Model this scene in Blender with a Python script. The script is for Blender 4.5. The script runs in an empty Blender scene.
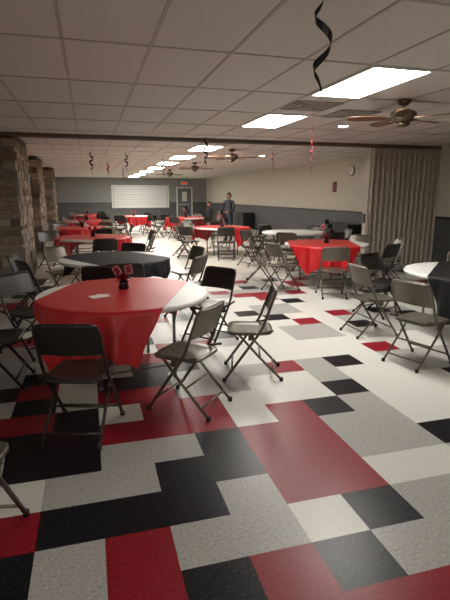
import bpy, math, random
from mathutils import Vector, Matrix
random.seed(7)
C = bpy.context.scene.collection
sc = bpy.context.scene
pi = math.pi
H = 1.6; CZ = 2.65
# ------------------------------------------------------------------ materials
def mat(name, col, rough=.6, metal=0., spec=.5, emit=None, es=0.):
    m = bpy.data.materials.new(name); m.use_nodes = True
    b = m.node_tree.nodes['Principled BSDF']
    b.inputs['Base Color'].default_value = (*col, 1)
    b.inputs['Roughness'].default_value = rough
    b.inputs['Metallic'].default_value = metal
    b.inputs['Specular IOR Level'].default_value = spec
    if emit:
        b.inputs['Emission Color'].default_value = (*emit, 1)
        b.inputs['Emission Strength'].default_value = es
    return m
def N(m, t, **k):
    n = m.node_tree.nodes.new(t)
    for a, v in k.items(): setattr(n, a, v)
    return n
def ramp(m, fac, stops, interp='LINEAR'):
    r = N(m, 'ShaderNodeValToRGB'); r.color_ramp.interpolation = interp
    e = r.color_ramp.elements
    while len(e) < len(stops): e.new(.5)
    for i, (p, c) in enumerate(stops):
        e[i].position = p; e[i].color = (*c, 1)
    m.node_tree.links.new(fac, r.inputs[0]); return r
def bsdf(m): return m.node_tree.nodes['Principled BSDF']
def speckle(m, stops, scale, detail=2., interp='LINEAR', bump=0.):
    tc = N(m, 'ShaderNodeTexCoord'); n = N(m, 'ShaderNodeTexNoise')
    n.inputs['Scale'].default_value = scale; n.inputs['Detail'].default_value = detail
    L = m.node_tree.links; L.new(tc.outputs['Object'], n.inputs['Vector'])
    r = ramp(m, n.outputs['Fac'], stops, interp)
    L.new(r.outputs['Color'], bsdf(m).inputs['Base Color'])
    if bump:
        bp = N(m, 'ShaderNodeBump'); bp.inputs['Strength'].default_value = bump; bp.inputs['Distance'].default_value = .004
        L.new(n.outputs['Fac'], bp.inputs['Height']); L.new(bp.outputs['Normal'], bsdf(m).inputs['Normal'])
    return m
def tilemat(name, base, dark, light, rough=.34, spec=.35):
    m = mat(name, base, rough, spec=spec)
    return speckle(m, [(.0, dark), (.36, dark), (.44, base), (.58, base), (.66, light), (1, light)], 70, 3)
M_black = tilemat('vinyl_black', (.006, .006, .008), (.004, .004, .005), (.04, .04, .045), .32, .22)
M_red = tilemat('vinyl_red', (.24, .008, .017), (.18, .006, .012), (.32, .03, .04), .34, .25)
M_grey = tilemat('vinyl_grey', (.37, .365, .345), (.27, .265, .255), (.47, .46, .435))
M_white = tilemat('vinyl_white', (.63, .62, .575), (.54, .53, .50), (.70, .69, .65))
M_far = tilemat('vinyl_beige', (.56, .53, .46), (.51, .48, .42), (.62, .59, .52))
M_ceil = speckle(mat('acoustic_tile', (.5, .46, .42), .95, spec=.1),
                 [(.0, (.54, .50, .47)), (.40, (.64, .60, .565)), (.6, (.68, .64, .605)), (1, (.71, .675, .64))], 60, 4, bump=.4)
M_grid = mat('tbar_paint', (.42, .385, .35), .5)
M_panel = mat('fluorescent_diffuser', (.9, .9, .9), .4, emit=(1, .965, .895), es=34.)
M_panel2 = mat('fluorescent_diffuser_rear', (.9, .9, .9), .4, emit=(1, .965, .895), es=49.)
M_frame = mat('white_metal', (.7, .68, .64), .4)
M_wall = speckle(mat('beige_paint', (.5, .46, .38), .8, spec=.2), [(.3, (.60, .555, .475)), (.7, (.63, .585, .50))], 3)
M_grey_wall = mat('grey_paint', (.25, .25, .245), .7)
M_wains = speckle(mat('grey_wainscot', (.10, .10, .105), .5), [(.3, (.085, .085, .088)), (.7, (.11, .11, .113))], 4)
M_rail = mat('dark_trim', (.04, .035, .03), .4)
M_header = mat('header_brown', (.10, .075, .055), .5)
M_curtain = speckle(mat('accordion_vinyl', (.44, .40, .34), .6), [(.3, (.46, .415, .35)), (.7, (.51, .46, .39))], 25, bump=.15)
M_chair = mat('taupe_metal', (.135, .116, .092), .32, .45)
M_chair2 = mat('brown_metal', (.028, .022, .019), .36, .3)
M_rubber = mat('black_rubber', (.015, .015, .015), .7)
M_top = speckle(mat('white_plastic_top', (.68, .67, .64), .4), [(.3, (.66, .65, .62)), (.7, (.74, .73, .70))], 80)
M_legs = mat('table_leg_metal', (.16, .16, .16), .35, .6)
M_cloth = mat('red_tablecloth', (.49, .014, .019), .36)
M_bcloth = mat('black_tablecloth', (.010, .010, .011), .6, spec=.25)
M_foilr = mat('red_foil', (.5, .01, .02), .25, .4)
M_foilb = mat('black_foil', (.01, .01, .012), .2, .4)
M_card = mat('pink_card', (.62, .22, .25), .5)
M_cardin = mat('card_print', (.22, .01, .03), .5)
M_paper = mat('white_paper', (.8, .78, .76), .7)
M_bronze = mat('fan_bronze', (.13, .10, .07), .3, .8)
M_blade = speckle(mat('walnut_blade', (.14, .06, .03), .4), [(.3, (.11, .05, .025)), (.7, (.2, .09, .045))], 8)
M_glass = mat('frosted_glass', (.75, .7, .6), .3)
M_swb = mat('swirl_black_foil', (.012, .010, .012), .18, .3)
M_swr = mat('swirl_red_foil', (.4, .02, .03), .2, .3)
M_bin = mat('black_plastic', (.015, .016, .016), .4)
M_shut = mat('shutter_white', (.68, .68, .66), .5)
M_slat = mat('shutter_gap', (.42, .42, .41), .5)
M_door = mat('grey_door', (.14, .145, .15), .5)
M_exit = mat('exit_red', (.6, .02, .02), .5, emit=(1, .1, .05), es=.6)
# stone: random per island
M_stone = mat('stacked_stone', (.3, .25, .2), .85)
g = N(M_stone, 'ShaderNodeNewGeometry')
r = ramp(M_stone, g.outputs['Random Per Island'], [(0, (.09, .07, .05)), (.25, (.25, .19, .13)), (.45, (.16, .145, .125)), (.65, (.42, .33, .23)), (.85, (.21, .13, .075)), (1, (.38, .345, .29))])
tc = N(M_stone, 'ShaderNodeTexCoord'); nz = N(M_stone, 'ShaderNodeTexNoise'); nz.inputs['Scale'].default_value = 18; nz.inputs['Detail'].default_value = 5
mx = N(M_stone, 'ShaderNodeMixRGB', blend_type='MULTIPLY'); mx.inputs[0].default_value = .8
r2 = ramp(M_stone, nz.outputs['Fac'], [(.3, (.55, .55, .55)), (.7, (1.1, 1.1, 1.1))])
L = M_stone.node_tree.links
L.new(tc.outputs['Object'], nz.inputs['Vector']); L.new(r.outputs[0], mx.inputs[1]); L.new(r2.outputs[0], mx.inputs[2]); L.new(mx.outputs[0], bsdf(M_stone).inputs['Base Color'])
bp = N(M_stone, 'ShaderNodeBump'); bp.inputs['Strength'].default_value = .6; bp.inputs['Distance'].default_value = .02
L.new(nz.outputs['Fac'], bp.inputs['Height']); L.new(bp.outputs['Normal'], bsdf(M_stone).inputs['Normal'])
M_mortar = mat('mortar', (.06, .05, .04), .9)

# ------------------------------------------------------------------ mesh builder
class MB:
    def __init__(s): s.v = []; s.f = []; s.m = []; s.s = []
    def face(s, idx, m=0, sm=False): s.f.append(idx); s.m.append(m); s.s.append(sm)
    def box(s, c, d, m=0, R=None):
        b = len(s.v)
        for x in (-.5, .5):
            for y in (-.5, .5):
                for z in (-.5, .5):
                    p = Vector((x*d[0], y*d[1], z*d[2]))
                    if R is not None: p = R @ p
                    s.v.append(tuple(p + Vector(c)))
        for q in ((0,1,3,2),(4,6,7,5),(0,4,5,1),(2,3,7,6),(0,2,6,4),(1,5,7,3)): s.face([b+i for i in q], m)
    def bb(s, a, b_, m=0):
        s.box([(a[i]+b_[i])/2 for i in range(3)], [abs(b_[i]-a[i]) for i in range(3)], m)
    def tube(s, path, r, m=0, n=8, cap=True):
        path = [Vector(p) for p in path]; b = len(s.v); K = len(path)
        rr = r if isinstance(r, (list, tuple)) else [r]*K
        up = None
        for i, p in enumerate(path):
            t = (path[min(i+1, K-1)] - path[max(i-1, 0)]).normalized()
            if up is None:
                a = Vector((0, 0, 1)) if abs(t.z) < .9 else Vector((1, 0, 0))
                up = (a - t*a.dot(t)).normalized()
            else: up = (up - t*up.dot(t)).normalized()
            sd = t.cross(up)
            for k in range(n):
                an = 2*pi*k/n
                s.v.append(tuple(p + (up*math.cos(an) + sd*math.sin(an))*rr[i]))
        for i in range(K-1):
            for k in range(n):
                s.face([b+i*n+k, b+i*n+(k+1) % n, b+(i+1)*n+(k+1) % n, b+(i+1)*n+k], m, True)
        if cap:
            s.face([b+k for k in range(n)][::-1], m); s.face([b+(K-1)*n+k for k in range(n)], m)
    def lathe(s, prof, c=(0, 0, 0), m=0, n=24, sm=True, cap=True):
        b = len(s.v)
        for (r_, z) in prof:
            for k in range(n):
                a = 2*pi*k/n; s.v.append((c[0]+r_*math.cos(a), c[1]+r_*math.sin(a), c[2]+z))
        for i in range(len(prof)-1):
            for k in range(n):
                s.face([b+i*n+k, b+i*n+(k+1) % n, b+(i+1)*n+(k+1) % n, b+(i+1)*n+k], m, sm)
        if cap:
            s.face([b+k for k in range(n)][::-1], m); s.face([b+(len(prof)-1)*n+k for k in range(n)], m)
    def grid(s, fn, nu, nv, m=0, sm=True):
        b = len(s.v)
        for i in range(nu+1):
            for j in range(nv+1): s.v.append(tuple(fn(i/nu, j/nv)))
        for i in range(nu):
            for j in range(nv):
                a = b+i*(nv+1)+j; s.face([a, a+nv+1, a+nv+2, a+1], m, sm)
    def mesh(s, name, mats):
        me = bpy.data.meshes.new(name); me.from_pydata(s.v, [], s.f)
        for mm in mats: me.materials.append(mm)
        me.polygons.foreach_set('material_index', s.m); me.polygons.foreach_set('use_smooth', s.s)
        me.update(); return me
    def obj(s, name, mats, loc=(0, 0, 0), rz=0):
        return put(name, s.mesh(name, mats), loc, rz)
def put(name, me, loc=(0, 0, 0), rz=0, parent=None):
    o = bpy.data.objects.new(name, me); C.objects.link(o); o.location = loc; o.rotation_euler[2] = rz
    if parent: o.parent = parent
    return o
def rounded(pts, r=.05, k=5):
    """round the corners of a polyline"""
    pts = [Vector(p) for p in pts]; out = [pts[0]]
    for i in range(1, len(pts)-1):
        a, b, c = pts[i-1], pts[i], pts[i+1]
        p0 = b + (a-b).normalized()*min(r, (a-b).length*.45); p1 = b + (c-b).normalized()*min(r, (c-b).length*.45)
        for q in range(k+1):
            t = q/k; out.append(p0*(1-t)**2 + b*2*t*(1-t) + p1*t*t)
    out.append(pts[-1]); return out

# ------------------------------------------------------------------ room shell
XL, XR, YB, YF = -3.3, 7.55, 31.0, -3.5
XLB = -1.95; YH = 9.2
TX, TY, X0, Y0 = .313, .293, -.02, 1.73
pat = {}
def setc(c, *cells):
    for (i, j) in cells: pat[(i, j)] = c
def rng(i0, i1, j0, j1): return [(i, j) for i in range(i0, i1+1) for j in range(j0, j1+1)]
setc('K', *rng(-8, -2, -4, 0)); setc('R', *rng(-4, -2, 1, 1)); setc('W', *rng(-4, -2, 2, 2)); setc('K', *rng(-5, -1, 3, 4)); setc('R', *rng(-5, -2, 5, 5))
setc('G', *rng(-1, -1, -1, 0)); setc('R', *rng(0, 0, -2, 0)); setc('K', *rng(-1, 1, 1, 1)); setc('K', (1, 2), (2, 2), (2, 3)); setc('G', *rng(-1, 0, 2, 2)); setc('G', *rng(0, 1, 3, 3))
setc('R', *rng(0, 2, 4, 4)); setc('R', (1, 5), (2, 5)); setc('G', (2, 1), (1, 0), (2, 0)); setc('K', (1, -1), (1, -2)); setc('R', (2, -1), (2, -2), (3, -2), (4, -2), (3, -3), (2, -3))
setc('W', (3, 0)); setc('K', (4, 0), (3, -1)); setc('G', (4, -1), (5, -1), (5, 0)); setc('R', *rng(3, 4, 1, 3)); setc('W', (5, 1), (6, 1)); setc('G', (5, 2), (6, 2), (7, 1), (6, 0))
setc('W', (3, 4), (3, 5)); setc('R', (4, 4)); setc('K', (5, 4), (6, 5)); setc('G', (5, 3), (6, 3), (6, 4)); setc('W', (4, 5), (5, 5), (5, 6), (4, 6)); setc('K', (7, 2), (8, 2)); setc('W', (7, 3), (8, 3), (7, 4))
setc('R', (5, 7), (9, 8), (8, 12), (13, 16), (7, 18), (3, 10), (11, 20), (12, 22), (2, 14), (4, 19)); setc('K', (7, 7), (10, 11), (9, 16), (6, 14), (4, 11), (8, 20), (3, 16), (14, 17), (12, 13), (10, 5), (5, 22))
setc('K', (-1, 5), (-2, 6), (0, 7), (1, 7), (2, 8), (-3, 7), (-2, 8), (-1, 10), (1, 11), (-4, 10)); setc('R', (0, 6), (1, 6), (-2, 7), (1, 9), (2, 9), (-1, 8), (0, 12), (-3, 12)); setc('G', (3, 6), (3, 7), (4, 7), (2, 6), (2, 7)); setc('W', (-1, 6), (0, 5))
fl = MB(); mi = {'K': 0, 'R': 1, 'G': 2, 'W': 3}
i0 = math.floor((XL-X0)/TX); i1 = math.ceil((XR-X0)/TX); j0 = math.floor((YF-Y0)/TY); j1 = round((YH-Y0)/TY)
rnd = random.Random(3); blk = {}
for j in range(j0, j1):
    for i in range(i0, i1):
        c = pat.get((i, j))
        if c is None:
            k = ((i + (j//2) % 2)//2, j//2)
            if k not in blk: blk[k] = rnd.choice('GWWGW')
            c = blk[k]
            q = rnd.random()
            if i < 3 and j > 4: q *= .55
            if (i > 11 or j > 12 or i < 3 or j < -1):
                if q < .06: c = 'R'
                elif q < .13: c = 'K'
        xa, xb = max(XL, X0+i*TX), min(XR, X0+(i+1)*TX); ya, yb = max(YF, Y0+j*TY), Y0+(j+1)*TY
        b = len(fl.v); fl.v += [(xa, ya, 0), (xb, ya, 0), (xb, yb, 0), (xa, yb, 0)]; fl.face([b, b+1, b+2, b+3], mi[c])
ye = Y0+j1*TY
b = len(fl.v); fl.v += [(XL, ye, 0), (XR, ye, 0), (XR, YB, 0), (XL, YB, 0)]; fl.face([b, b+1, b+2, b+3], 4)
fl.obj('floor', [M_black, M_red, M_grey, M_white, M_far])

ce = MB(); ce.bb((XL, YF, CZ), (XR, YB, CZ+.1)); ce.obj('ceiling', [M_ceil])
gr = MB(); gx = 2.33
k = math.ceil((XL-gx)/.61)
while gx+k*.61 < XR:
    x = gx+k*.61; gr.bb((x-.012, YF, CZ-.006), (x+.012, YB, CZ-.0005)); k += 1
k = math.ceil((YF-3.71)/1.22)
while 3.71+k*1.22 < YB:
    y = 3.71+k*1.22; gr.bb((XL, y-.012, CZ-.007), (XR, y+.012, CZ-.0008)); k += 1
gr.obj('trim_ceiling_grid', [M_grid])

def wall(name, a, b, mats=[M_wall], railside=None):
    w = MB(); w.bb(a, b); return w.obj(name, mats)
wall('wall_right', (XR, YF, 0), (XR+.15, YB, CZ)); wall('wall_back', (XLB-.15, YB, 0), (XR+.15, YB+.15, CZ), [M_grey_wall])
wall('wall_left', (XL-.15, YF, 0), (XL, YH, CZ)); wall('wall_left_rear', (XLB-.15, YH, 0), (XLB, YB, CZ)); wall('wall_front', (XL-.15, YF-.15, 0), (XR+.15, YF, CZ))
wall('wall_stub', (XL-.15, YH, 0), (XLB-.15, YH+.15, CZ))
wn = MB()
wn.bb((XR-.015, YF, .1), (XR-.001, YB, 1.08)); wn.bb((XLB+.001, YH, .1), (XLB+.015, YB, 1.08)); wn.bb((XLB+.02, YB-.015, .1), (XR-.02, YB-.001, 1.08)); wn.obj('trim_wainscot', [M_wains])
wn = MB()
wn.bb((XR-.03, YF, 1.08), (XR-.001, YB, 1.13)); wn.bb((XLB+.001, YH, 1.08), (XLB+.03, YB, 1.13)); wn.bb((XLB+.02, YB-.03, 1.08), (XR-.02, YB-.001, 1.13)); wn.obj('trim_chair_rail', [M_rail])
for nm, a, b in (('right', (XR-.02, YF, 0), (XR-.001, YB, .1)), ('left', (XLB+.001, YH, 0), (XLB+.02, YB, .1)), ('back', (XLB+.02, YB-.02, 0), (XR-.02, YB-.001, .1))):
    wn = MB(); wn.bb(a, b); wn.obj('baseboard_'+nm, [M_rail])
hd = MB(); hd.bb((XL, YH-.1, 2.59), (XR-.001, YH+.1, CZ-.001)); hd.bb((XL, YH-.02, 2.58), (XR-.001, YH+.02, 2.59)); hd.obj('trim_header', [M_header])

# stone pillars
def pillar(x0, x1, y0, y1, name):
    m = MB(); m.bb((x0, y0+.03, 0), (x1-.03, y1-.03, CZ-.11), 1)
    R = random.Random(int(y0*10))
    z = 0.
    while z < CZ-.12:
        h = min(R.uniform(.07, .17), CZ-.11-z)
        if CZ-.11-(z+h) < .05: h = CZ-.11-z
        for face in (0, 1):
            a, e = (x0, x1) if face == 0 else (y0, y1)
            p = a
            while p < e-.001:
                w = R.uniform(.14, .42); 
                if e-(p+w) < .1: w = e-p
                d = R.uniform(.0, .03)
                if face == 0: m.bb((p+.004, y0-d, z+.004), (p+w-.004, y0+.05, z+h-.004), 0)
                else: m.bb((x1-.05, p+.004, z+.004), (x1+d, p+w-.004, z+h-.004), 0)
                p += w
        z += h
    m.bb((x0, y0, CZ-.11), (x1, y1, CZ-.002), 1)
    return m.obj('stone_pillar', [M_stone, M_mortar])
pillar(-3.25, -1.18, 9.12, 11.0, 'a'); pillar(-1.94, -1.3, 14.3, 15.9, 'b'); pillar(-1.94, -1.3, 20, 21.4, 'c')

# accordion partition
ac = MB(); nf = 13; xa, xb = 5.85, 7.5
pts = []
for k in range(nf*2+1):
    pts.append((xa+(xb-xa)*k/(nf*2)+(.02 if k % 2 else 0), YH+(-.16 if k % 2 == 0 else .02)))
def acf(u, v):
    t = u*(nf*2); k = min(int(t), nf*2-1); q = t-k
    x = pts[k][0]*(1-q)+pts[k+1][0]*q; y = pts[k][1]*(1-q)+pts[k+1][1]*q
    return (x, y, .03+v*2.54)
ac.grid(acf, nf*8, 6, 0, False)
ac.bb((xa-.06, YH-.08, .02), (xa, YH+.08, 2.57), 0); ac.bb((xa-.085, YH-.03, 1.0), (xa-.06, YH+.03, 1.2), 1)
ac.obj('accordion_partition', [M_curtain, M_rail])

# ------------------------------------------------------------------ lights
for (x, y) in [(2.635, 4.32), (2.635, 6.76), (2.635, 10.98), (2.635, 13.7), (2.635, 16.4), (2.635, 19.3), (2.635, 22.4), (2.635, 25.5), (2.635, 28.5), (2.635, -1.8), (-1.63, -1.78)]:  # last two panels are unseen additions behind the camera, put in to light the foreground
    m = MB(); m.bb((-.275, -.58, -.012), (.275, .58, -.004), 0)
    for a, b in (((-.305, -.61, -.016), (-.275, .61, -.001)), ((.275, -.61, -.016), (.305, .61, -.001)), ((-.275, -.61, -.016), (.275, -.58, -.001)), ((-.275, .58, -.016), (.275, .61, -.001))): m.bb(a, b, 1)
    m.obj('ceiling_light', [M_panel2 if y > 9 else M_panel, M_frame], (x, y, CZ))
m = MB()
for k in range(4):
    s = .28-k*.065
    for a, b in (((-s, -s, -.02), (-s+.03, s, -.004-k*.004)), ((s-.03, -s, -.02), (s, s, -.004-k*.004)), ((-s, -s, -.02), (s, -s+.03, -.004)), ((-s, s-.03, -.02), (s, s, -.004))): m.bb(a, b)
m.obj('air_vent', [M_grid], (2.64, 5.5, CZ)); m.obj('air_vent', [M_grid], (3.4, 5.9, CZ))
m = MB(); m.lathe([(.09, 0), (.1, -.012), (.075, -.016)], n=24); m.lathe([(.07, -.012), (.07, -.018)], m=1)
m.obj('recessed_light', [M_frame, M_panel], (3.85, 6.87, CZ)); m.obj('recessed_light', [M_frame, M_panel], (4.6, 12.5, CZ))

# ------------------------------------------------------------------ folding chair
def chair_mesh(name, metal):
    m = MB(); X = .215
    U = [(-X, .25, .012), (-X, -.07, .47), (-X+.01, -.19, .81), (X-.01, -.19, .81), (X, -.07, .47), (X, .25, .012)]
    m.tube(rounded(U, .06), .0125, 0)
    for s in (-1, 1):
        x = s*(X-.028)
        m.tube([(x, .13, .425), (x, -.05, .22), (x, -.25, .012)], .011, 0)
        for (yy, xx) in ((.25, s*X), (-.25, x)): m.lathe([(.017, 0), (.017, .03), (.013, .034)], (xx, yy, 0), 1, 10)
        m.box((s*(X-.015), .02, .40), (.012, .05, .05), 0)
        m.box((s*(X-.012), -.1, .445), (.006, .14, .02), 0, Matrix.Rotation(-.25, 3, 'X'))
    m.tube([(-X, .185, .105), (X, .185, .105)], .009, 0); m.tube([(-X+.028, -.19, .078), (X-.028, -.19, .078)], .009, 0)
    m.tube([(-X+.028, -.06, .21), (X-.028, -.06, .21)], .008, 0)
    # back panel, gently curved
    def bk(off):
        def fn(u, v):
            x = (u-.5)*2*(X-.012); z = .60+v*.205; y = -.115-(z-.60)*.353 - .025*(1-(2*u-1)**2)+off
            return (x, y, z)
        return fn
    m.grid(bk(.006), 10, 4, 0); m.grid(bk(-.006), 10, 4, 0)
    m.tube([bk(0)(u/10, 0) for u in range(11)], .008, 0, 6); m.tube([bk(0)(u/10, 1) for u in range(11)], .008, 0, 6)
    # seat pan
    n = 28
    def ring(sc_, z):
        out = []
        for k in range(n):
            a = 2*pi*k/n; ca, sa = math.cos(a), math.sin(a); e = .38
            x = math.copysign(abs(ca)**e, ca)*.195*sc_; y = math.copysign(abs(sa)**e, sa)*.2*sc_+.03
            x *= 1+.05*(y/.2)
            out.append((x, y, z))
        return out
    b = len(m.v)
    for s_, z in ((.97, .415), (1., .42), (1., .435), (.96, .442), (.75, .434), (.4, .43)): m.v += ring(s_, z)
    for i in range(5):
        for k in range(n): m.face([b+i*n+k, b+i*n+(k+1) % n, b+(i+1)*n+(k+1) % n, b+(i+1)*n+k], 0, True)
    m.face([b+k for k in range(n)][::-1], 0); m.face([b+5*n+k for k in range(n)], 0)
    return m.mesh(name, [metal, M_rubber])
CH = [chair_mesh('folding_chair_taupe', M_chair), chair_mesh('folding_chair_brown', M_chair2)]
def chair(x, y, fx, fy, kind=0):
    return put('folding_chair', CH[kind], (x, y, 0), math.atan2(-fx, fy))

# ------------------------------------------------------------------ tables
def table_mesh():
    m = MB(); R = .76
    m.lathe([(R-.03, .695), (R-.008, .70), (R, .712), (R, .728), (R-.008, .738), (R-.02, .741)], n=64)
    for s in (-1, 1):
        y = s*.38
        m.tube(rounded([(-.33, y, .695), (-.33, y, .3), (-.33, y, .012)], .05), .014, 1)
        m.tube(rounded([(.33, y, .695), (.33, y, .3), (.33, y, .012)], .05), .014, 1)
        m.tube([(-.33, y, .64), (.33, y, .64)], .011, 1); m.tube([(-.33, y, .13), (.33, y, .13)], .011, 1)
        m.tube([(0, y, .64), (0, y*.2, .69)], .009, 1)
        for x in (-.33, .33): m.lathe([(.018, 0), (.018, .03)], (x, y, 0), 1, 10)
    m.bb((-.5, -.4, .672), (.5, -.36, .695), 1); m.bb((-.5, .36, .672), (.5, .4, .695), 1)
    return m.mesh('round_table', [M_top, M_legs])
TM = table_mesh()
def cloth(x, y, w, l, ang, mt, sx=0, sy=0, seed=1):
    R = .762; m = MB(); top = .7435; rr = random.Random(seed); ph = rr.uniform(0, 6)
    ca, sa = math.cos(ang), math.sin(ang)
    def fn(u, v):
        a, b = (u-.5)*w+sx, (v-.5)*l+sy
        px, py = a*ca-b*sa, a*sa+b*ca
        r_ = math.hypot(px, py); th = math.atan2(py, px)
        if r_ <= R: return (px, py, top+.0015*math.sin(px*9+ph)*math.cos(py*7))
        e = r_-R
        bend = min(e, .02)
        f_ = min(e/.35, 1)
        rad = R+.004+bend*.5+f_*(.035+.035*math.sin(th*17+ph)+.02*math.sin(th*31+ph*2))
        return (math.cos(th)*rad, math.sin(th)*rad, top-max(0, e-.004)*.985)
    m.grid(fn, 64, 96, 0)
    o = m.obj('tablecloth', [mt], (x, y, 0)); return o

def centerpiece(x, y, z=.746, tall=False, seed=1):
    R = random.Random(seed); m = MB()
    m.lathe([(.045, 0), (.05, .01), (.04, .05), (.045, .075), (.03, .08)], m=1, n=16)
    for k in range(34):
        a = R.uniform(0, 2*pi); l = R.uniform(.06, .12)*(1.6 if tall else 1); up = R.uniform(.3, 1.)
        p = [Vector((0, 0, .07)), Vector((math.cos(a)*l*.5, math.sin(a)*l*.5, .07+l*up*.8)), Vector((math.cos(a)*l, math.sin(a)*l, .07+l*up*.8-.02))]
        s = Vector((-math.sin(a), math.cos(a), 0))*.008; b = len(m.v)
        for q, w in zip(p, (1, 1.4, .2)): m.v += [tuple(q-s*w), tuple(q+s*w)]
        mm = R.choice((0, 1, 1) if not tall else (0, 1, 1)); m.face([b, b+1, b+3, b+2], mm); m.face([b+2, b+3, b+5, b+4], mm)
    hs = ((-.055, .14), (.05, .15)) if not tall else ((-.07, .26), (.06, .3), (.0, .38), (.1, .2))
    for q, (dx, hh) in enumerate(hs):
        m.tube([(0, 0, .05), (dx, .01*q, hh)], .002, 1, 5)
        Rm = Matrix.Rotation(-.3 + (dx*4), 3, 'Y') @ Matrix.Rotation(.2*q-.2, 3, 'Z')
        if tall and q != 0:
            m.box((dx, .01*q, hh), (.08, .004, .08), 1, Rm); continue
        m.box((dx, .01*q, hh+.03), (.07, .004, .085), 2, Rm); m.box(Vector((dx, .01*q, hh+.03))+Rm @ Vector((0, -.003, 0)), (.048, .002, .062), 3, Rm)
    return m.obj('table_centerpiece', [M_foilr, M_foilb, M_card, M_cardin], (x, y, z), -.2)

def table(x, y, c='R', ang=0., w=1.2, l=2.2, angs=(), kind=0, tall=False, seed=1, rz=0., cp=True, d=1.1, sx=0, sy=0):
    put('round_table', TM, (x, y, 0), rz)
    if c: cloth(x, y, w, l, ang, M_cloth if c == 'R' else M_bcloth, sx, sy, seed)
    R = random.Random(seed*13)
    for a in angs:
        a = math.radians(a); dd = d+R.uniform(-.01, .12); t = R.uniform(-.25, .25)
        chair(x+math.cos(a)*dd, y+math.sin(a)*dd, -math.cos(a+t), -math.sin(a+t), kind if R.random() < .8 else 1-kind)
    if cp: centerpiece(x, y, seed=seed, tall=tall)

# main table
table(.26, 4.26, 'R', math.radians(-21), 1.12, 2.25, cp=False, seed=2, rz=.2, sx=-.07)
centerpiece(.27, 4.4, seed=5)
m = MB(); m.box((0, 0, .002), (.16, .11, .003), 0, Matrix.Rotation(.4, 3, 'Z')); m.box((.03, .03, .005), (.1, .07, .003), 0); m.obj('paper_napkin', [M_paper], (.04, 4.1, .747))
chair(.68, 3.36, -.75, .66); chair(1.36, 3.86, -.95, .3); chair(-.13, 3.15, .3, .95, 1); chair(-.84, 4.2, 1, -.05, 1)
chair(1.22, 4.87, -.8, -.6, 1); chair(.35, 5.38, -.1, -1, 1); chair(-.66, 5.07, .75, -.65, 1)
chair(-.66, 2.1, .2, 1, 0)
# second left table: black cloth
table(.31, 6.75, 'K', .5, 1.1, 1.9, angs=(-150, -100, -35, 20, 75, 130, 175), kind=1, seed=3, cp=False)
table(.05, 10.3, 'R', 1.2, 1.3, 2.2, angs=(-80, -30, 20, 80, 140), kind=1, seed=4)
table(-.2, 13.4, 'R', .2, 1.3, 2.2, angs=(-60, 0, 60, 120), kind=1, seed=5)
table(-.1, 17.2, 'R', .9, 1.3, 2.2, angs=(-60, 0, 60, 120), kind=1, seed=6)
table(-.1, 22.6, 'R', .9, 1.3, 2.2, angs=(-60, 0, 60, 120), kind=1, seed=7)
table(1.8, 20.3, 'R', .3, 1.3, 2.2, angs=(-120, -60, 0, 60, 120, 180), kind=1, seed=8)
table(3.64, 18.4, 'R', 1.9, 1.3, 2.2, angs=(-120, -60, 0, 60, 120, 180), kind=1, seed=9, tall=True)
# right side
table(4.15, 7.8, 'R', -.35, 1.2, 2.2, angs=(-158, -112, -62, -15, 30, 100, 160), kind=0, tall=True, seed=10, sx=-.1)
table(3.5, 12.6, 'R', .8, 1.25, 2.2, angs=(-150, -100, -50, 10, 80, 140, 190), kind=1, seed=11, tall=True)
table(4.7, 10.5, None, angs=(-170, -120, -70, -20, 40, 100), kind=1, seed=12, cp=False)
table(4.25, 4.4, 'K', math.radians(-45), .85, 2.45, cp=False, seed=13)
chair(3.0, 3.7, .95, .3); chair(3.1, 4.7, 1, 0); chair(3.75, 5.5, .4, -1, 1); chair(4.1, 3.0, .1, 1, 1); chair(5.0, 5.35, -.6, -.8)

# ------------------------------------------------------------------ ceiling fans
def fan_mesh():
    m = MB()
    m.lathe([(.075, 0), (.08, -.02), (.05, -.06), (.02, -.065)], m=0); m.tube([(0, 0, -.05), (0, 0, -.12)], .014, 0)
    m.lathe([(.03, -.10), (.10, -.115), (.145, -.14), (.15, -.18), (.12, -.21), (.13, -.225), (.08, -.245)], m=0, n=32)
    m.lathe([(.05, -.24), (.075, -.255), (.07, -.28), (.03, -.295), (.01, -.298)], m=0, n=24)
    for k in range(5):
        a = 2*pi*k/5+.3; Rz = Matrix.Rotation(a, 3, 'Z'); P = Matrix.Rotation(.2, 3, 'X')
        b = len(m.v)
        out = [(.20, -.05), (.30, -.062), (.5, -.072), (.60, -.06), (.63, -.03), (.635, 0), (.63, .03), (.60, .06), (.5, .072), (.30, .062), (.20, .05)]
        for z in (-.004, .004):
            for q in out: v = Rz @ (P @ Vector((q[0], q[1], z))); m.v.append((v.x, v.y, v.z-.2))
        n = len(out); m.face([b+i for i in range(n)][::-1], 1); m.face([b+n+i for i in range(n)], 1)
        for i in range(n): m.face([b+i, b+(i+1) % n, b+n+(i+1) % n, b+n+i], 1)
        c = Rz @ Vector((.17, 0, 0)); m.box((c.x, c.y, -.2), (.14, .04, .012), 0, Rz)
    return m.mesh('ceiling_fan', [M_bronze, M_blade, M_glass])
FM = fan_mesh()
for i, (x, y) in enumerate([(3.5, 4.9), (3.3, 11.0), (3.45, 15.8), (3.4, 20.5)]): put('ceiling_fan', FM, (x, y, CZ), .4*i)

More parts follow.
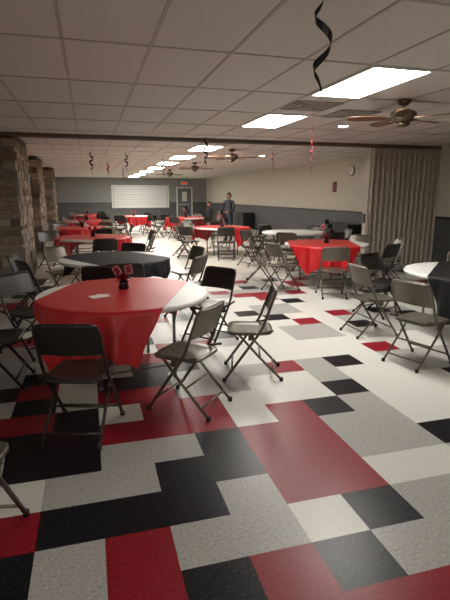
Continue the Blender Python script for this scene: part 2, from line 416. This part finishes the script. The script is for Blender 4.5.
# ------------------------------------------------------------------ hanging swirls
def swirl(x, y, length, r=.05, turns=3, mt=M_swb, ribw=.022, drop=.0, ph=0):
    m = MB(); K = 90
    if drop: m.tube([(0, 0, 0), (0, 0, -drop)], .0015, 0, 5)
    b = len(m.v)
    for i in range(K+1):
        t = i/K; a = t*turns*2*pi+ph; rr = r*(.25+.75*math.sin(pi*min(1, t*1.1+.05)))
        c = Vector((rr*math.cos(a), rr*math.sin(a), -drop-length*t)); w = ribw*(.35+.65*math.sin(pi*t)**.7)
        d = Vector((.15*math.cos(a), .15*math.sin(a), 1)).normalized()*w
        m.v += [tuple(c-d), tuple(c+d)]
    for i in range(K): m.face([b+2*i, b+2*i+1, b+2*i+3, b+2*i+2], 0, True)
    m.obj('hanging_swirl', [mt], (x, y, CZ-.001))
swirl(1.27, 2.55, .50, .055, 1.8, ribw=.026, drop=.03, ph=1)
swirl(1.96, 8.1, .55, .045, 3.5, drop=.08); swirl(.1, 10., .45, .04, 3, drop=.2); swirl(.9, 11.5, .45, .04, 3, drop=.1, ph=2)
swirl(2.65, 5.45, .5, .03, 5, M_swr, .008, drop=.3); swirl(1.9, 12.5, .5, .04, 3, drop=.1); swirl(.6, 14.5, .45, .04, 3, M_swr, drop=.1)
swirl(3.9, 9.9, .5, .03, 4, M_swr, .01, drop=.1); swirl(1.2, 17., .5, .04, 3, drop=.1)

# ------------------------------------------------------------------ back wall fittings
m = MB(); m.bb((1.5, YB-.06, .84), (4.95, YB-.02, 2.12), 2)
for k in range(8): m.box((3.225, YB-.066, .92+k*.158), (3.35, .014, .135), 0)
m.bb((1.42, YB-.1, .80), (5.03, YB-.02, .86), 1); m.bb((1.42, YB-.08, .84), (1.5, YB-.02, 2.2), 1); m.bb((4.95, YB-.08, .84), (5.03, YB-.02, 2.2), 1); m.bb((1.42, YB-.08, 2.12), (5.03, YB-.02, 2.2), 1)
m.obj('serving_window_shutter', [M_shut, M_frame, M_slat])
m = MB(); m.bb((5.6, YB-.06, 0), (6.5, YB-.035, 2.03), 0); m.bb((5.52, YB-.07, 0), (5.6, YB-.02, 2.1), 1); m.bb((6.5, YB-.07, 0), (6.58, YB-.02, 2.1), 1); m.bb((5.52, YB-.07, 2.03), (6.58, YB-.02, 2.1), 1)
m.bb((5.9, YB-.065, 1.2), (6.2, YB-.06, 1.8), 1); m.tube([(5.7, YB-.1, 1.0), (6.4, YB-.1, 1.0)], .015, 1); m.obj('door_1', [M_door, M_frame])
m = MB(); m.bb((5.85, YB-.08, 2.25), (6.25, YB-.02, 2.45), 0); m.bb((5.9, YB-.084, 2.29), (6.2, YB-.08, 2.41), 1); m.obj('exit_sign', [M_frame, M_exit])
# right wall: clock + small picture
m = MB(); m.lathe([(.15, 0), (.15, .03), (.13, .035), (.13, .028)], n=32); m.lathe([(.128, .02), (.128, .036)], m=1, n=32); m.box((0, .04, .038), (.012, .09, .004), 0); m.box((.03, 0, .038), (.07, .01, .004), 0)
o = m.obj('wall_clock', [M_rail, M_paper], (XR, 12.8, 2.3)); o.rotation_euler = (pi/2, 0, -pi/2)
m = MB(); m.bb((-.02, -.12, -.16), (0, .12, .16), 0); m.bb((-.024, -.09, -.13), (-.02, .09, .13), 1); m.obj('picture_frame', [M_rail, M_cardin], (XR-.001, 13.8, 1.85))
# wall sconce on second pillar
m = MB(); m.box((0, -.01, 0), (.1, .02, .2), 0); m.tube([(0, 0, .05), (0, -.09, .1), (0, -.12, .06)], .01, 0); m.lathe([(.03, .05), (.07, .02), (.06, -.02), (.045, -.16), (.02, -.18)], (0, -.12, 0), 0, 8, False); m.obj('wall_sconce', [M_rail], (-1.5, 14.26, 1.95))

def bin_(x, y):
    m = MB()
    m.box((0, 0, .40), (.5, 1.3, .66), 0)
    m.box((0, 0, .755), (.54, 1.36, .05), 0)
    for k in (-1, 1): m.box((-.255, k*.32, .4), (.015, .58, .58), 0); m.tube([(-.275, k*.08, .35), (-.275, k*.08, .5)], .008, 1)
    for a in (-.2, .2):
        for b in (-.55, .55): m.lathe([(.035, 0), (.035, .07)], (a, b, 0), 1, 12)
    m.obj('storage_cart', [M_bin, M_legs], (x, y, 0))
bin_(7.22, 12.55); bin_(7.22, 22)

# ------------------------------------------------------------------ people
M_skin = mat('skin', (.35, .18, .12), .5); M_hair = mat('dark_hair', (.012, .009, .008), .5)
def bodymat(name, top, bot, zt):
    m = mat(name, top, .8); g_ = N(m, 'ShaderNodeTexCoord'); s_ = N(m, 'ShaderNodeSeparateXYZ'); m.node_tree.links.new(g_.outputs['Object'], s_.inputs[0])
    mr = N(m, 'ShaderNodeMath', operation='DIVIDE'); mr.inputs[1].default_value = 2.; m.node_tree.links.new(s_.outputs['Z'], mr.inputs[0])
    rr = ramp(m, mr.outputs[0], [(0, (.02, .02, .02)), (.04, bot), (zt/2, top)], 'CONSTANT'); m.node_tree.links.new(rr.outputs[0], bsdf(m).inputs['Base Color']); return m
def skin(name, joints, edges, mt, parent, root=0, sub=2):
    me = bpy.data.meshes.new(name); me.from_pydata([j[0] for j in joints], edges, []); me.materials.append(mt)
    o = put(name, me, parent=parent); o.modifiers.new('skin', 'SKIN')
    for i, j in enumerate(joints):
        r_ = j[1]; me.skin_vertices[0].data[i].radius = r_ if isinstance(r_, tuple) else (r_, r_); me.skin_vertices[0].data[i].use_root = (i == root)
    o.modifiers['skin'].use_smooth_shade = True
    s_ = o.modifiers.new('sub', 'SUBSURF'); s_.levels = sub; s_.render_levels = sub; return o
def person(x, y, rz, seated, top, bot, zt):
    e = bpy.data.objects.new('person', None); C.objects.link(e); e.location = (x, y, 0); e.rotation_euler[2] = rz
    bm_ = bodymat('clothes', top, bot, zt)
    dz = -.37 if seated else 0
    zz = lambda a: a+dz
    J = [((0, 0, zz(.92)), (.15, .11)), ((0, 0, zz(1.08)), (.13, .10)), ((0, .0, zz(1.28)), (.16, .11)), ((0, 0, zz(1.38)), (.1, .08)), ((0, .01, zz(1.45)), (.055, .055))]
    E = [(0, 1), (1, 2), (2, 3), (3, 4)]
    for s in (-1, 1):
        b = len(J)
        if seated: J += [((s*.1, .06, .54), .08), ((s*.12, .42, .51), .06), ((s*.12, .44, .1), .045), ((s*.13, .44, .045), .042), ((s*.14, .58, .035), .035)]
        else: J += [((s*.09, 0, .84), .09), ((s*.1, .02, .48), .06), ((s*.11, -.01, .1), .045), ((s*.11, 0, .045), .042), ((s*.12, .15, .035), .035)]
        E += [(0, b), (b, b+1), (b+1, b+2), (b+2, b+3), (b+3, b+4)]
        b = len(J)
        J += [((s*.19, 0, zz(1.36)), .055), ((s*.24, .02, zz(1.1)), .042), ((s*.18, .24, zz(1.02)), .03)]
        E += [(3, b), (b, b+1), (b+1, b+2)]
        hx, hy, hz = s*.17, .26, zz(1.02)
        skin('hand', [((hx, hy, hz), .024), ((hx, hy+.05, hz+.002), .034), ((hx, hy+.08, hz), .03)], [(0, 1), (1, 2)], M_skin, e, 0, 1)
        for q in range(4):
            fx = hx+(q-1.5)*.019; ln = (.055, .065, .06, .048)[q]
            skin('finger', [((fx, hy+.08, hz), .009), ((fx, hy+.08+ln*.6, hz-.006), .008), ((fx, hy+.08+ln, hz-.028), .007)], [(0, 1), (1, 2)], M_skin, e, 0, 1)
        skin('thumb', [((hx-s*.025, hy+.03, hz), .010), ((hx-s*.05, hy+.06, hz-.01), .009), ((hx-s*.05, hy+.085, hz-.015), .008)], [(0, 1), (1, 2)], M_skin, e, 0, 1)
    skin('body', J, E, bm_, e)
    h = MB(); n = 24; zc = zz(1.56)
    def hf(u, v):
        a = 2*pi*u; p = pi*v; x_ = .075*math.sin(p)*math.cos(a); y_ = .095*math.sin(p)*math.sin(a); z_ = .118*math.cos(p)
        if z_ < 0: x_ *= 1+z_*2.2; y_ *= 1+z_*.8
        d = math.exp(-((x_/.014)**2+((z_+.02)/.022)**2)) if y_ > 0 else 0
        ey = sum(math.exp(-(((x_-q*.032)/.014)**2+((z_-.008)/.012)**2)) for q in (-1, 1)) if y_ > 0 else 0
        return (x_, y_+.018*d-.008*ey+.01, z_+zc)
    h.grid(hf, 32, 24, 0)
    h.tube([(0, .0, zz(1.40)), (0, .01, zz(1.5))], .05, 0, 14)
    for s in (-1, 1):
        h.lathe([(.002, -.011), (.009, -.006), (.011, 0), (.009, .006), (.002, .011)], (s*.03, .088, zc+.008), 2, 10)
        h.lathe([(.004, -.03), (.012, -.015), (.016, .01), (.006, .028)], (s*.077, .0, zc-.005), 0, 8)
    h.box((0, .098, zc-.055), (.04, .008, .008), 3)
    def hr(u, v):
        a = 2*pi*u; p = pi*(.0+.62*v); k_ = 1 if math.sin(a) < .3 else .0
        p = p if k_ else pi*.34*v
        return (.084*math.sin(p)*math.cos(a), .104*math.sin(p)*math.sin(a)-.002, .128*math.cos(p)+zc+.003)
    h.grid(hr, 40, 10, 1)
    put('head', h.mesh('head', [M_skin, M_hair, M_paper, M_cardin]), parent=e)
    return e
person(4.75, 16.2, 2.2, False, (.03, .03, .04), (.02, .025, .04), .95)
person(5.15, 20.6, 2.0, True, (.02, .02, .022), (.02, .02, .03), .6)
chair(5.15, 20.58, math.cos(2.0+pi/2), math.sin(2.0+pi/2), 1)

# ------------------------------------------------------------------ camera / world
w = bpy.data.worlds.new('World'); sc.world = w; w.use_nodes = True
w.node_tree.nodes['Background'].inputs[0].default_value = (.5, .5, .55, 1); w.node_tree.nodes['Background'].inputs[1].default_value = .2
cam = bpy.data.cameras.new('Camera'); co = bpy.data.objects.new('Camera', cam); C.objects.link(co)
cam.sensor_fit = 'VERTICAL'; cam.sensor_height = 24; cam.lens = 470/600*24
th = math.atan(105/470); ps = math.atan(137/(470/math.cos(th)))
co.location = (0, 0, H); co.rotation_euler = (pi/2-th, 0, -ps)
sc.camera = co
sc.view_settings.view_transform = 'Standard'
